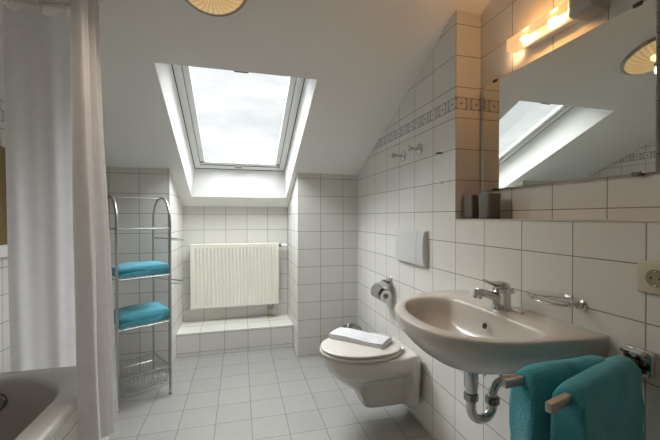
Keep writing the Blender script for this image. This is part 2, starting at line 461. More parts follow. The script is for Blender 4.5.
# ------------------------------------------------------------------ radiator
rx0, rx1, rz0, rz1, ry = -.437, .369, .335, .932, 3.368
rad = thing('radiator', (-.03, 3.42, rz0), 'cream ribbed panel radiator hung in the niche under the roof window', 'radiator')
pts = []; nr = 23; W = rx1 - rx0 - .05
xs = [];
for i in range(nr):
    c = rx0 + .025 + W * (i + .5) / nr; h = W / nr / 2
    for (fx, dep) in ((-1., 0), (-.50, 0), (-.26, .009), (.26, .009), (.50, 0)): xs.append((c + fx * h, ry + dep))
xs = [(rx0, ry + .004), (rx0 + .012, ry)] + xs + [(rx1 - .012, ry), (rx1, ry + .004)]
m = MB()
rows = [(rz0 + .004, 0), (rz0 + .028, 0), (rz0 + .04, 1), (rz1 - .045, 1), (rz1 - .033, 0), (rz1 - .012, 0)]
n = len(xs); vs = []; fs = []
for (z, k) in rows: vs += [(x, lerp(ry, y, k), z) for (x, y) in xs]
for i in range(len(rows) - 1):
    for j in range(n - 1): fs.append((i * n + j, i * n + j + 1, (i + 1) * n + j + 1, (i + 1) * n + j))
m.add(vs, fs)
m.build('front_panel', CREAM, rad, fix=False)
MB().box(rx0 + .004, rx1 - .004, ry + .012, ry + .07, rz0 + .006, rz1 - .02, .004).build('water_panel', CREAM, rad)
m = MB(); m.box(rx0 - .002, rx1 + .002, ry - .001, ry + .076, rz1 - .014, rz1, .003)
for i in range(26):
    x = rx0 + .02 + (rx1 - rx0 - .04) * i / 25
    m.box(x - .009, x + .009, ry + .012, ry + .064, rz1, rz1 + .0012)
m.build('top_grille', CREAM, rad)
for xx in (rx0 - .002, rx1 - .001): MB().box(xx, xx + .003, ry, ry + .074, rz0 + .004, rz1 - .012, .001, 1).build('side_panel', CREAM, rad)
for xx in (-.30, .23): MB().box(xx - .02, xx + .02, ry + .068, YN, .45, .80, .003).build('wall_bracket', CREAM, rad)
v = MB().lathe([(.009, 0), (.012, .004), (.012, .02), (.009, .024), (.009, .036)], (rx1, ry + .04, .905), (1, 0, 0), 16).build('valve_body', DARKM, rad)
MB().lathe([(.012, 0), (.019, .006), (.0195, .02), (.017, .05), (.012, .058)], (rx1 + .03, ry + .04, .905), (1, 0, 0), 20, .04, 10).build('thermostat_head', WHITEP, rad)
for xx in (.275, .315):
    m = MB().tube([(xx, ry + .045, .20), (xx, ry + .045, .345)], .0075, 12)
    m.lathe([(.011, 0), (.014, .004), (.014, .018), (.010, .024)], (xx, ry + .045, .285), (0, 0, 1), 6)
    m.build('connection_pipe', SATIN, rad)
m = MB().box(.262, .328, ry + .03, ry + .06, .268, .292, .004); m.lathe([(.008, 0), (.008, .02)], (.295, ry + .03, .28), (0, -1, 0), 8)
m.build('valve_block', SATIN, rad)
m = MB()
for xx in (.277, .313): m.lathe([(.022, 0), (.022, .006), (.012, .012)], (xx, ry + .045, .20), (0, 0, 1), 20)
m.build('floor_escutcheon', BRASS, rad)

# ------------------------------------------------------------------ toilet
ty0 = 1.865
wc = thing('toilet', (XW, ty0, .1), 'wall-hung pale ceramic toilet with closed lid below the flush plate', 'toilet')
secs = [ # x, top half width, bottom z, lower half width
    (.447, .022, .385, .015), (.455, .055, .365, .04), (.475, .092, .335, .065), (.51, .126, .30, .085), (.555, .153, .262, .098),
    (.60, .170, .232, .105), (.632, .178, .212, .110), (.648, .181, .165, .104), (.668, .184, .122, .092), (.70, .186, .104, .084), (.76, .186, .099, .080),
    (.84, .180, .098, .080), (.900, .174, .099, .080), (.916, .170, .100, .084), (.922, .166, .101, .146), (.935, .164, .102, .150), (1.0005, .162, .104, .150)]
rings = []
for (x, w, zb, wl) in secs:
    zt_ = .42; H = zt_ - zb
    zs = max(zb + .02, min(.30, zb + H * .7)); 
    half = [(0, zb), (wl * .55, zb + .001), (wl * .88, zb + min(.008, H * .1)), (wl, zb + min(.03, H * .25)), (wl * 1.0, lerp(zb, zs, .55)),
            (lerp(wl, w, .10), lerp(zb, zs, .86)), (lerp(wl, w, .72), zs + (zt_ - zs) * .04), (lerp(wl, w, .95), zs + (zt_ - zs) * .36), (w, zt_ - H * .10 - .006), (w, zt_ - .006), (w - min(.008, w * .2), zt_), (w * .5, zt_)]
    if x > .92: half[5] = (w * .97, lerp(zb, zs, .80)); half[6] = (w, zs + (zt_ - zs) * .12); half[7] = (w, zs + (zt_ - zs) * .42)
    ring = [Vector((x, ty0 - a, z)) for (a, z) in half] + [Vector((x, ty0, zt_))] + [Vector((x, ty0 + a, z)) for (a, z) in reversed(half[1:])]
    rings.append(ring)
o = MB().loft(rings).build('bowl', WC, wc, angle=60)
sub = o.modifiers.new('s', 'SUBSURF'); sub.levels = 2; sub.render_levels = 2
def seat_outline(x0, x1, hw, n=56, cy=ty0):
    """egg outline: round front at x0, squarer back at x1"""
    cx = lerp(x0, x1, .50); out = []
    for k in range(n):
        a = 2 * PI * k / n; ca, sa = math.cos(a), math.sin(a)
        e_ = 2.0 if ca < 0 else 2.8
        rx = (cx - x0) if ca < 0 else (x1 - cx)
        out.append((cx + rx * math.copysign(abs(ca) ** (2 / e_), ca), cy + hw * math.copysign(abs(sa) ** (2 / e_), sa)))
    return out
def pad(m_, x0, x1, hw, z0, z1, r, dome=0., n=56):
    rings = []
    for (ins_, z) in ((r * 1.4, z0), (r * .4, z0 + r * .25), (0, z0 + r), (0, z1 - r), (r * .3, z1 - r * .35), (r, z1 - r * .05), (r * 2.5, z1 + dome * .2), (r * 7, z1 + dome * .7), (r * 14, z1 + dome)):
        k = ins_ 
        rings.append([Vector((x, y, z)) for (x, y) in seat_outline(x0 + k, x1 - k, hw - k, n)])
    return m_.loft(rings)
pad(MB(), .436, .895, .190, .421, .439, .007).build('seat', SEAT, wc)
pad(MB(), .440, .893, .187, .441, .456, .006, .006).build('lid', SEAT, wc)
for s_ in (-1, 1): MB().lathe([(.006, 0), (.008, .003), (.008, .05), (.006, .053)], (.897, ty0 + s_ * .075 - .026, .434), (0, 1, 0), 16).build('hinge', WHITEP, wc)

# ------------------------------------------------------------------ folded cloth
def strip_profile(path, th, n_end=5):
    """closed outline of a strip of thickness th along a 2-D path, rounded ends"""
    P = [Vector((p[0], p[1])) for p in path]; L_, R_ = [], []
    N = []
    for i in range(len(P)):
        t = (P[min(i + 1, len(P) - 1)] - P[max(i - 1, 0)]).normalized(); N.append(Vector((-t.y, t.x)))
    for p, n_ in zip(P, N): L_.append(p + n_ * th / 2); R_.append(p - n_ * th / 2)
    def endcap(c, a, b, d_):
        out = []
        for k in range(1, n_end):
            ang = PI * k / n_end
            out.append(c + (a - c) * math.cos(ang) + d_ * (th / 2) * math.sin(ang))
        return out
    t1 = (P[-1] - P[-2]).normalized(); t0 = (P[0] - P[1]).normalized()
    return L_ + endcap(P[-1], L_[-1], R_[-1], t1) + list(reversed(R_)) + endcap(P[0], R_[0], L_[0], t0)
def serpentine(length, layers, th, gap=.0015, nseg=10):
    """layers stacked upwards, folding alternately at both ends; first layer from the far end towards fold 0"""
    pth = []; pitch = th + gap
    for l in range(layers):
        z = th / 2 + l * pitch
        a, b = (0, length) if l % 2 == 0 else (length, 0)
        a_, b_ = a + (pitch / 2 if a == 0 else -pitch / 2), b + (pitch / 2 if b == 0 else -pitch / 2)
        for k in range(nseg + 1): pth.append((lerp(a_, b_, k / nseg), z))
        if l < layers - 1:
            for k in range(1, 6):
                ang = -PI / 2 + PI * k / 6
                sgn = 1 if b == length else -1
                pth.append((b_ + sgn * math.cos(ang) * pitch / 2, z + pitch / 2 + math.sin(ang) * pitch / 2))
    return pth
def extrude_cloth(prof, width, place, nv=14, amp=.002, sag=None, seed=0, round_=.006, lw=None):
    """prof in (u,z) swept along v in 0..width; place(u,v,z) -> world"""
    m_ = MB(); cx = sum(p.x for p in prof) / len(prof); cz = sum(p.y for p in prof) / len(prof)
    rings = []
    vs_ = [0, round_ * .35, round_] + [lerp(round_, width - round_, k / nv) for k in range(1, nv)] + [width - round_, width - round_ * .35, width]
    sh = [.012, .003, 0] + [0] * (nv - 1) + [0, .003, .012]
    for v_, s_ in zip(vs_, sh):
        ring = []
        for i, p in enumerate(prof):
            q = p + (Vector((cx, cz)) - p).normalized() * s_ * .3
            nz = noise.noise(Vector((p.x * 14 + seed, v_ * 14, p.y * 30))) * amp + noise.noise(Vector((p.x * 45 + seed, v_ * 45, p.y * 60))) * amp * .4
            u_, z_ = q.x + nz, q.y + nz
            if sag: z_ += sag(u_, v_)
            vv = v_
            if lw: vv = v_ + lw(u_, z_)
            ring.append(place(u_, vv, z_))
        rings.append(ring)
    return m_.loft(rings)

# white towel on the toilet lid
A, B = Vector((.505, 1.970)), Vector((.742, 1.735)); 
ud = (B - A).normalized(); ln = (B - A).length; vd = Vector((-ud.y, ud.x))
if vd.x < 0: vd = -vd
C0 = Vector((.515, 1.975))
far = Vector((.880, 1.850))
ul = (Vector((.742, 1.728)) - C0).length; 
def pl(u, v, z): 
    p = C0 + ud * u + vd * v
    return Vector((p.x, p.y, .4640 + z))
prof = strip_profile(serpentine(.340, 3, .0098, .001), .0098)
o = extrude_cloth(prof, .142, pl, 12, .0035, sag=lambda u, v: .004 * math.sin(u * 17) - .003 * abs(v / .142 - .5) ** 2 * 8, seed=3, round_=.012).build('folded_towel', WTOWEL, base=(.70, 1.86, .4625))
tag(o, 'white folded towel lying on the closed toilet lid', 'towel')

# ------------------------------------------------------------------ flush plate
fp = thing('flush_plate', (XW, 1.857, .905), 'white two-part flush plate on the tiles above the toilet', 'flush plate')
def plate(m_, y0, y1):
    poly = []
    # section in (x, z): slightly bowed front
    for k in range(9):
        t = k / 8; poly.append((XW - .020 - .014 * math.sin(PI * (.15 + .75 * t)), lerp(.915, 1.098, t)))
    poly = [(XW - .001, .905), (XW - .016, .906)] + poly + [(XW - .014, 1.105), (XW - .001, 1.105)]
    return m_.prism(poly, 'y', y0, y1)
o = plate(MB(), 1.768, 2.022).build('large_button', PLATEP, fp)
o = plate(MB(), 1.690, 1.764).build('small_button', PLATEP, fp)
MB().box(XW - .010, XW - .0005, 1.684, 2.028, .900, 1.110, .003).build('back_plate', PLATEP, fp)

# ------------------------------------------------------------------ paper holder
ph = thing('paper_holder', (XW, 2.17, .62), 'chrome toilet paper holder with lid on the wall behind the sink', 'paper holder')
MB().lathe([(.026, 0), (.026, .006), (.020, .012), (.012, .014), (.012, .034)], (XW, 2.165, .755), (-1, 0, 0), 24).build('wall_rosette', CHROME, ph)
arc = []
for k in range(15):
    a = R(-8 + 118 * k / 14); arc.append((.945 - .062 * math.sin(a) * 1.0, .655 + .062 * math.cos(a) + .010))
arc = [(XW - .02, .745), (XW - .03, .738)] + arc[1:]
MB().prism([(a_, b_) for a_, b_ in [(p.x, p.y) for p in strip_profile(arc, .003, 2)]], 'y', 2.105, 2.235).build('cover', CHROME, ph)
MB().tube([(XW - .03, 2.165, .752), (XW - .03, 2.250, .74), (.945, 2.252, .655), (.945, 2.235, .655), (.945, 2.11, .655)], .004, 10).build('spindle', CHROME, ph)
rl = MB(); rp = []
rl.lathe([(.018, 0), (.041, 0), (.042, .002), (.042, .098), (.041, .1), (.018, .1), (.018, 0)], (.945, 2.120, .655), (0, 1, 0), 40, cap=False)
rl.box(-.0385 + .945 + .077, .945 + .0415, 2.123, 2.217, .575, .655, .0005, 1)
o = rl.build('toilet_roll', PAPER, base=(.945, 2.17, .608)); tag(o, 'white toilet paper roll on the chrome holder', 'toilet paper')

# ------------------------------------------------------------------ small steel bin in the corner
bn = thing('pedal_bin', (.885, 2.62, 0), 'small steel waste bin with domed lid in the corner behind the toilet', 'bin')
BX, BY = .868, 2.61
MB().lathe([(.080, .0), (.084, .004), (.084, .262), (.082, .265)], (BX, BY, 0), seg=40).build('body', DARKCHROME, bn)
MB().lathe([(.086, .267), (.087, .273), (.084, .288), (.070, .306), (.045, .319), (.015, .326), (.001, .327)], (BX, BY, 0), seg=40).build('lid', DARKCHROME, bn)
MB().box(BX - .055, BX - .03, BY - .105, BY - .075, .004, .016, .003).build('pedal', BLACK, bn)
MB().tube([(BX - .045, BY - .03, .315), (BX - .032, BY - .012, .335), (BX - .02, BY + .01, .322)], .006, 10).build('lid_grip', WHITEP, bn)

# ------------------------------------------------------------------ robe hooks and wall pins
hk = thing('robe_hook', (XW, 1.976, 1.571), 'chrome robe hook on the tiles, the farther of the pair', 'hook', 'round chrome robe hooks on the right wall')
MB().lathe([(.031, 0), (.0315, .005), (.029, .010), (.022, .012), (.018, .016), (.013, .018)], (XW, 1.976, 1.571), (-1, 0, 0), 28).build('rosette', CHROME, hk)
MB().lathe([(.011, .01), (.009, .03), (.008, .055), (.010, .060), (.0150, .064), (.016, .074), (.013, .080)], (XW, 1.976, 1.571), (-1, 0, 0), 20).build('peg', CHROME, hk)
h2 = copy_tree(hk); h2.location = (XW, 1.778, 1.577)
tag(h2, 'chrome robe hook on the tiles, the one nearer the mirror', 'hook')
o = MB().tube([(XW, 1.555, 1.513), (XW - .022, 1.555, 1.513), (XW - .022, 1.575, 1.513)], .004, 10).build('wall_pin', DARKM, base=(XW, 1.55, 1.513))
tag(o, 'small dark metal pin stuck in the tile joint right of the robe hooks', 'pin')
m = MB().lathe([(.010, 0), (.010, .003), (.005, .005), (.004, .02)], (XW, 1.553, 1.363), (-1, 0, 0), 14); m.tube([(XW - .018, 1.553, 1.363), (XW - .018, 1.575, 1.368)], .0035)
o = m.build('wall_pin', WHITEP, base=(XW, 1.553, 1.363)); tag(o, 'small white plastic peg in the tile joint below the dark pin', 'pin')

# ------------------------------------------------------------------ washbasin
sk = thing('washbasin', (XW, 1.04, .63), 'beige-grey wall-mounted ceramic washbasin under the mirror', 'sink')
out0 = [(1.0035, 1.362), (.93, 1.366), (.80, 1.362), (.70, 1.325), (.61, 1.245), (.553, 1.165), (.525, 1.06), (.525, .95), (.555, .855), (.62, .785), (.70, .750), (.80, .736), (.93, .724), (1.0035, .722)]
in0 = [(.852, 1.16), (.838, 1.24), (.775, 1.276), (.70, 1.268), (.635, 1.225), (.592, 1.15), (.568, 1.06), (.568, .965), (.590, .875), (.652, .802), (.73, .770), (.80, .762), (.842, .785), (.854, .86), (.857, .95), (.857, 1.06)]
CX, CY = .735, 1.025
NS = 120
def ray_resample(poly, n=NS, c=(CX, CY)):
    """outline as seen in n equal directions from a centre"""
    out = []
    for k in range(n):
        a = 2 * PI * k / n; dx, dy = math.cos(a), math.sin(a); best = None
        for i in range(len(poly)):
            p, q = poly[i], poly[(i + 1) % len(poly)]
            ex, ey = q[0] - p[0], q[1] - p[1]; den = dx * ey - dy * ex
            if abs(den) < 1e-9: continue
            t = ((p[0] - c[0]) * ey - (p[1] - c[1]) * ex) / den; s_ = ((p[0] - c[0]) * dy - (p[1] - c[1]) * dx) / den
            if t > 0 and -1e-6 <= s_ <= 1 + 1e-6: best = t if best is None else max(best, t)
        out.append((c[0] + dx * best, c[1] + dy * best))
    return out
fine_o = [tuple(p)[:2] for p in spline([(x, y, 0) for x, y in out0], 160)]
fine_i = [tuple(p)[:2] for p in cspline([(x, y, 0) for x, y in in0], 160)]
RO = ray_resample(fine_o); RI = ray_resample(fine_i)
def sc(ring, s_, c, z, wall_lim=True, back=None):
    o_ = []
    for (x, y) in ring:
        X = c[0] + (x - c[0]) * s_; Y = c[1] + (y - c[1]) * s_
        o_.append(Vector((min(X, XW - .0005), Y, z)))
    return o_
rings = []
DC = (.785, 1.03)
def blend_c(s_): return (lerp(DC[0], CX, s_), lerp(DC[1], CY, s_))
def outer_ring(s_, z, keepback=0., zf_=None):
    o_ = []; zw = z
    for (x, y) in RO:
        w_ = min(1, max(0, (x - .84) / .13)); w_ = w_ * w_ * (3 - 2 * w_)
        z = zw if zf_ is None else lerp(zf_, zw, w_)
        X = DC[0] + (x - DC[0]) * s_; Y = DC[1] + (y - DC[1]) * s_
        if x > XW - .02 and keepback: X = lerp(X, XW - .0005, keepback)
        o_.append(Vector((min(X, XW - .0005), Y, z)))
    return o_
for (s_, z, kb, zfr) in ((.10, .665, 0, .676), (.16, .666, 0, .677), (.30, .672, 0, .683), (.44, .683, .2, .694), (.58, .698, .6, .711), (.71, .718, .9, .734), (.82, .736, 1, .759), (.905, .755, 1, .784),
        (.955, .771, 1, .803), (.98, .787, 1, .817), (.991, .808, 1, .828), (.997, .826, 1, .836), (1.0, .844, 1, .844), (.997, .849, 1, .849), (.988, .852, 1, .852)):
    rings.append(outer_ring(s_, z, kb, zfr))
# deck between outer rim and basin lip
def mixring(t, z):
    return [Vector((lerp(a_.x, b_[0], t), lerp(a_.y, b_[1], t), z)) for a_, b_ in zip(outer_ring(.988, 0, 1), RI)]
rings.append(mixring(.5, .8525)); rings.append(mixring(.93, .852)); rings.append(mixring(1., .849))
def inner_ring(s_, z): 
    c_ = (.765, 1.03)
    return [Vector((c_[0] + (x - c_[0]) * s_, c_[1] + (y - c_[1]) * s_, z)) for (x, y) in RI]
for (s_, z) in ((.975, .842), (.955, .825), (.93, .80), (.88, .775), (.78, .754), (.62, .740), (.42, .732), (.22, .728), (.10, .727)): rings.append(inner_ring(s_, z))
o = MB().loft(rings).build('basin', CERAMIC, sk, angle=70)
m = MB().lathe([(.026, 0), (.026, .003), (.021, .005), (.019, .002), (.001, .002)], (.765, 1.03, .7275), seg=28); m.build('drain', CHROME, sk)
MB().lathe([(.0105, 0), (.0105, .002), (.008, .0025), (.001, .0025)], (.8375, 1.03, .800), (-1, 0, .35), 20).build('overflow', BLACK, sk)
# wall joint bead
# ------------------------------------------------------------------ faucet
FX, FY, FZ = .918, 1.042, .8525
fa = thing('faucet', (FX, FY, FZ), 'chrome single-lever mixer tap on the washbasin deck', 'faucet')
MB().lathe([(.034, 0), (.034, .004), (.032, .008), (.0305, .02), (.030, .058), (.031, .064), (.028, .068)], (FX, FY, FZ), (0, 0, 1), 32).build('body', CHROME, fa)
m = MB()
pth = spline([(FX - .010, FY, FZ + .034), (FX - .04, FY, FZ + .048), (FX - .08, FY, FZ + .062), (FX - .102, FY, FZ + .069)], 12)
rings = []
for i, p in enumerate(pth):
    t = i / 11; wy = lerp(.022, .014, t); hz = lerp(.022, .011, t)
    rings.append([p + Vector((-.15 * math.sin(a) * hz, math.cos(a) * wy, math.sin(a) * hz)) for a in [2 * PI * k / 20 for k in range(20)]])
m.loft(rings)
m.build('spout', CHROME, fa)
MB().lathe([(.015, .010), (.016, 0), (.016, -.018), (.014, -.022), (.011, -.022), (.010, -.016)], (FX - .098, FY, FZ + .066), (.2, 0, 1), 24).build('aerator', CHROME, fa)
m = MB().lathe([(.0285, 0), (.030, .004), (.0295, .018), (.024, .028), (.012, .032), (.001, .033)], (FX, FY, FZ + .066), (0, 0, 1), 32)
rings = []
for i in range(10):
    t = i / 9; p = Vector((FX - .005 - .068 * t, FY, FZ + .090 + .016 * t - .004 * math.sin(PI * t)))
    wy = lerp(.025, .0105, t ** .7); hz = lerp(.012, .0045, t)
    rings.append([p + Vector((0, math.cos(a) * wy, math.sin(a) * hz)) for a in [2 * PI * k / 16 for k in range(16)]])
m.loft(rings)
m.build('lever', CHROME, fa)
MB().tube([(FX + .022, FY, FZ + .05), (FX + .05, FY, FZ + .062)], [.007, .010], 12).build('rod_knob', CHROME, fa)
# little ceramic-white soap sliver behind the tap
o = MB().box(FX + .012, FX + .03, FY - .075, FY - .035, FZ, FZ + .006, .0025).build('soap_sliver', WHITEP, base=(FX + .02, FY - .055, FZ))
tag(o, 'thin white sliver of soap on the washbasin deck beside the tap', 'soap')
# ------------------------------------------------------------------ trap
tr = thing('sink_trap', (.79, 1.03, .45), 'chrome U-bend drain trap under the washbasin', 'drain pipe')
tx_ = .782; ux = .870; zc = .516; ru = (ux - tx_) / 2
MB().lathe([(.016, .56), (.024, .60), (.024, .660), (.016, .664)], (tx_, 1.03, 0), (0, 0, 1), 28).build('tail_piece', CHROME, tr)
U = [(tx_, 1.03, .60), (tx_, 1.03, .56)] + [(tx_ + ru - ru * math.cos(a), 1.03, zc - ru * math.sin(a)) for a in [PI * k / 16 for k in range(17)]] + [(ux, 1.03, .545)]
MB().tube(U, .0165, 24).build('u_bend', CHROME, tr)
MB().lathe([(.0175, -.016), (.0235, -.013), (.0235, .009), (.0175, .013)], (tx_, 1.03, .560), (0, 0, 1), 28, .05, 8).build('slip_nut', DARKCHROME, tr)
MB().lathe([(.0175, -.014), (.023, -.012), (.023, .010), (.0175, .012)], (ux, 1.03, .535), (0, 0, 1), 28, .05, 8).build('slip_nut', DARKCHROME, tr)
E_ = [(ux, 1.03, .53), (ux, 1.03, .555)] + [(ux + .040 - .040 * math.cos(a), 1.03, .555 + .040 * math.sin(a)) for a in [PI / 2 * k / 8 for k in range(1, 9)]] + [(XW, 1.03, .595)]
MB().tube(E_, .0155, 24).build('outlet_pipe', CHROME, tr)
MB().lathe([(.034, 0), (.034, .004), (.020, .012)], (XW, 1.03, .595), (-1, 0, 0), 28).build('wall_rosette', CHROME, tr)
m = MB().tube([(tx_ + .02, 1.03, .645), (tx_ + .05, 1.03, .642), (tx_ + .055, 1.03, .625)], .006, 10)
m.build('popup_lever', CHROME, tr)
MB().tube([(.865, .985, .685), (.865, .985, .64)], .005, 10).build('pull_rod', CHROME, tr)

# ------------------------------------------------------------------ soap dish
sd = thing('soap_dish', (XW, .81, .905), 'clear glass soap dish on a chrome wall bracket right of the tap', 'soap dish')
MB().lathe([(.015, 0), (.015, .006), (.010, .009), (.010, .022)], (XW, .805, .918), (-1, 0, 0), 24).build('bracket', CHROME, sd)
rg = MB(); ring = [(.945 + .048 * math.cos(a), .86 + .062 * math.sin(a), .925) for a in [2 * PI * k / 40 for k in range(40)]]
rg.tube([(.985, .805, .918), (.975, .812, .92), (.966, .82, .923)], .004, 8); rg.tube(ring, .0025, 8, closed=True); rg.build('ring', CHROME, sd)
def oval(a_, b_, z): return [Vector((.945 + a_ * math.cos(t), .86 + b_ * math.sin(t), z)) for t in [2 * PI * k / 40 for k in range(40)]]
MB().loft([oval(.058, .088, .938), (oval(.052, .080, .928)), oval(.040, .062, .918), oval(.020, .035, .9155), oval(.001, .002, .9155), oval(.019, .033, .918), oval(.038, .060, .9205), oval(.050, .078, .931), oval(.055, .085, .940), oval(.058, .088, .938)], cap=False).build('glass_dish', CLEAR, sd)

# ------------------------------------------------------------------ mirror
mi = thing('mirror', (1.13, 1.05, 1.312), 'large frameless rectangular mirror on the tiles above the ledge', 'mirror')
my0, my1, mz0, mz1 = .697, 1.397, 1.312, 1.806
MB().box(1.127, 1.133, my0, my1, mz0, mz1, .0015, 1).build('glass', MIRROR, mi, smooth=False)
MB().box(1.1295, XR, my0 + .006, my1 - .006, mz0 + .006, mz1 - .006).build('backing', GLASSEDGE, mi, smooth=False)
for yy in (1.325, .745):
    for zz, s_ in ((mz0, -1), (mz1, 1)):
        m = MB().box(1.123, XR, yy - .012, yy + .012, min(zz + s_ * .006, zz - s_ * .006), max(zz + s_ * .006, zz - s_ * .006), .002)
        m.build('clip', DARKM, mi)

# ------------------------------------------------------------------ lamp above the mirror
ml = thing('mirror_lamp', (XR, 1.0, 1.86), 'lit amber glass strip lamp on the tiles above the mirror', 'lamp')
MB().box(1.1, XR, .86, 1.14, 1.865, 1.90, .003).build('wall_bar', WHITEP, ml)
MB().box(1.060, XR, .832, .912, 1.846, 1.925, .010).build('end_block', mat('lamp_block', (.50, .46, .42), .35), ml)
m = MB(); a0, a1, b0, b1, t_ = 1.057, 1.1085, 1.862, 1.908, .0025
y0, y1 = .910, 1.178
sec = [(a0, b0), (a1, b0), (a1, b1), (a0, b1)]
m.box(a0, a0 + t_, y0, y1, b0, b1); m.box(a0 + t_, a1, y0, y1, b0, b0 + t_); m.box(a0 + t_, a1, y0, y1, b1 - t_, b1); m.box(a0 + t_, a1, y1 - t_, y1, b0 + t_, b1 - t_)
m.build('glass_shade', AMBER, ml, smooth=False)
for yy in (1.11, .985): 
    MB().lathe([(.001, -.016), (.007, -.013), (.0085, -.004), (.0085, .004), (.007, .013), (.001, .016)], (1.082, yy, 1.886), (0, 1, 0), 16).build('bulb', BULB, ml)

# ------------------------------------------------------------------ ceiling lamp
LC = Vector((-.107, 1.485, sz(1.485)))
clamp = thing('ceiling_lamp', LC, 'round amber ribbed glass ceiling lamp with grey rim on the sloped ceiling', 'lamp')
MB().lathe([(.150, 0), (.152, .012), (.146, .022), (.138, .018), (.138, .004)], LC, -SN, 48).build('rim', GREYRING, clamp)
MB().lathe([(.137, .012), (.130, .030), (.112, .048), (.085, .062), (.055, .071), (.022, .076), (.004, .077)], LC, -SN, 144, .014, 36).build('glass_dome', AMBERD, clamp, angle=80)
MB().lathe([(.016, .074), (.018, .078), (.012, .084), (.008, .088), (.009, .094), (.001, .098)], LC, -SN, 20).build('finial', DARKCHROME, clamp)
MB().lathe([(.001, -.02), (.014, -.014), (.02, 0), (.014, .014), (.001, .02)], LC - SN * .036, -SN, 16).build('bulb', BULBD, clamp)

ld = bpy.data.lights.new('ceiling_lamp_light', 'SPOT'); ld.energy = 20; ld.color = (1., .84, .66); ld.spot_size = R(150); ld.spot_blend = .8; ld.shadow_soft_size = .03
lo = bpy.data.objects.new('ceiling_lamp_light', ld); col.objects.link(lo); lo.parent = clamp
lo.location = -SN * .125; lo.rotation_euler = (math.atan(S) * -1, 0, 0)
# ------------------------------------------------------------------ ledge tumblers
tb = thing('tumbler', (1.066, 1.394, 1.177), 'dark taupe square tumbler on the ledge, the one in the corner', 'tumbler', 'taupe tumblers on the ledge')
def sqring(c, h, z, n=32):
    return [Vector((c[0] + h * math.copysign(abs(math.cos(a)) ** .35, math.cos(a)), c[1] + h * math.copysign(abs(math.sin(a)) ** .35, math.sin(a)), z)) for a in [2 * PI * k / n for k in range(n)]]
c_ = (1.066, 1.394)
MB().loft([sqring(c_, .031, 1.1775), sqring(c_, .033, 1.180), sqring(c_, .036, 1.286), sqring(c_, .035, 1.288), sqring(c_, .032, 1.286), sqring(c_, .030, 1.186)]).build('cup', TAUPE, tb)
MB().loft([sqring(c_, .0340, 1.178), sqring(c_, .0350, 1.181), sqring(c_, .0350, 1.186), sqring(c_, .0336, 1.188)]).build('base_band', DARKM, tb)
t2 = copy_tree(tb); t2.location = (1.064, 1.282, 1.177)
tag(t2, 'dark taupe square tumbler on the ledge, the one nearer the middle of the mirror', 'tumbler')

# ------------------------------------------------------------------ socket
so = thing('power_socket', (XW, .612, 1.033), 'cream plastic power socket on the tiles above the towel holder', 'socket')
MB().box(XW - .012, XW, .572, .655, .992, 1.074, .006, 3).build('cover_plate', BEIGEP, so)
MB().lathe([(.022, .000), (.0225, .0008), (.020, .0014), (.0195, .0012), (.0001, .0012)], (XW - .0118, .612, 1.033), (-1, 0, 0), 36).build('well', WELLSHADE, so)
for s_ in (-.0095, .0095): MB().lathe([(.0028, .0), (.0028, .0006), (.0001, .0006)], (XW - .0132, .612 + s_, 1.033), (-1, 0, 0), 14).build('contact_hole', BLACK, so)
for s_ in (-.0175, .0175): MB().box(XW - .016, XW - .0125, .609, .615, 1.033 + s_ - .002, 1.033 + s_ + .002, .0005, 1).build('earth_clip', CHROME, so)

# ------------------------------------------------------------------ towel rail with two swing arms
RZ = .815
tr2 = thing('towel_holder', (XW, .648, RZ), 'chrome towel holder with two flat swing arms beside the washbasin', 'towel holder')
MB().box(XW - .018, XW, .615, .682, RZ - .032, RZ + .032, .003).build('wall_plate', CHROME, tr2)
for z_ in (RZ + .020, RZ - .032): MB().box(XW - .044, XW - .016, .622, .672, z_, z_ + .011, .003).build('bracket', CHROME, tr2)
MB().tube([(XW - .040, .655, RZ - .030), (XW - .040, .655, RZ + .028)], .007, 14).build('pivot', DARKM, tr2)
def arm(p0, p1, name='arm'):
    p0, p1 = Vector(p0), Vector(p1); d_ = (p1 - p0).normalized(); ang = math.atan2(d_.y, d_.x); L_ = (p1 - p0).length
    M = Matrix.Translation(p0) @ Matrix.Rotation(ang, 4, 'Z')
    return MB().box(-.01, L_, -.007, .007, -.010, .010, .002, 2, M)
P0 = Vector((XW - .040, .655, RZ - .002))
A1 = Vector((.570, .640, RZ - .002)); A2 = Vector((.580, .534, RZ - .002))
arm((P0.x, .668, P0.z), A1).build('arm', SATIN, tr2)
arm((P0.x, .640, P0.z), A2).build('arm', SATIN, tr2)

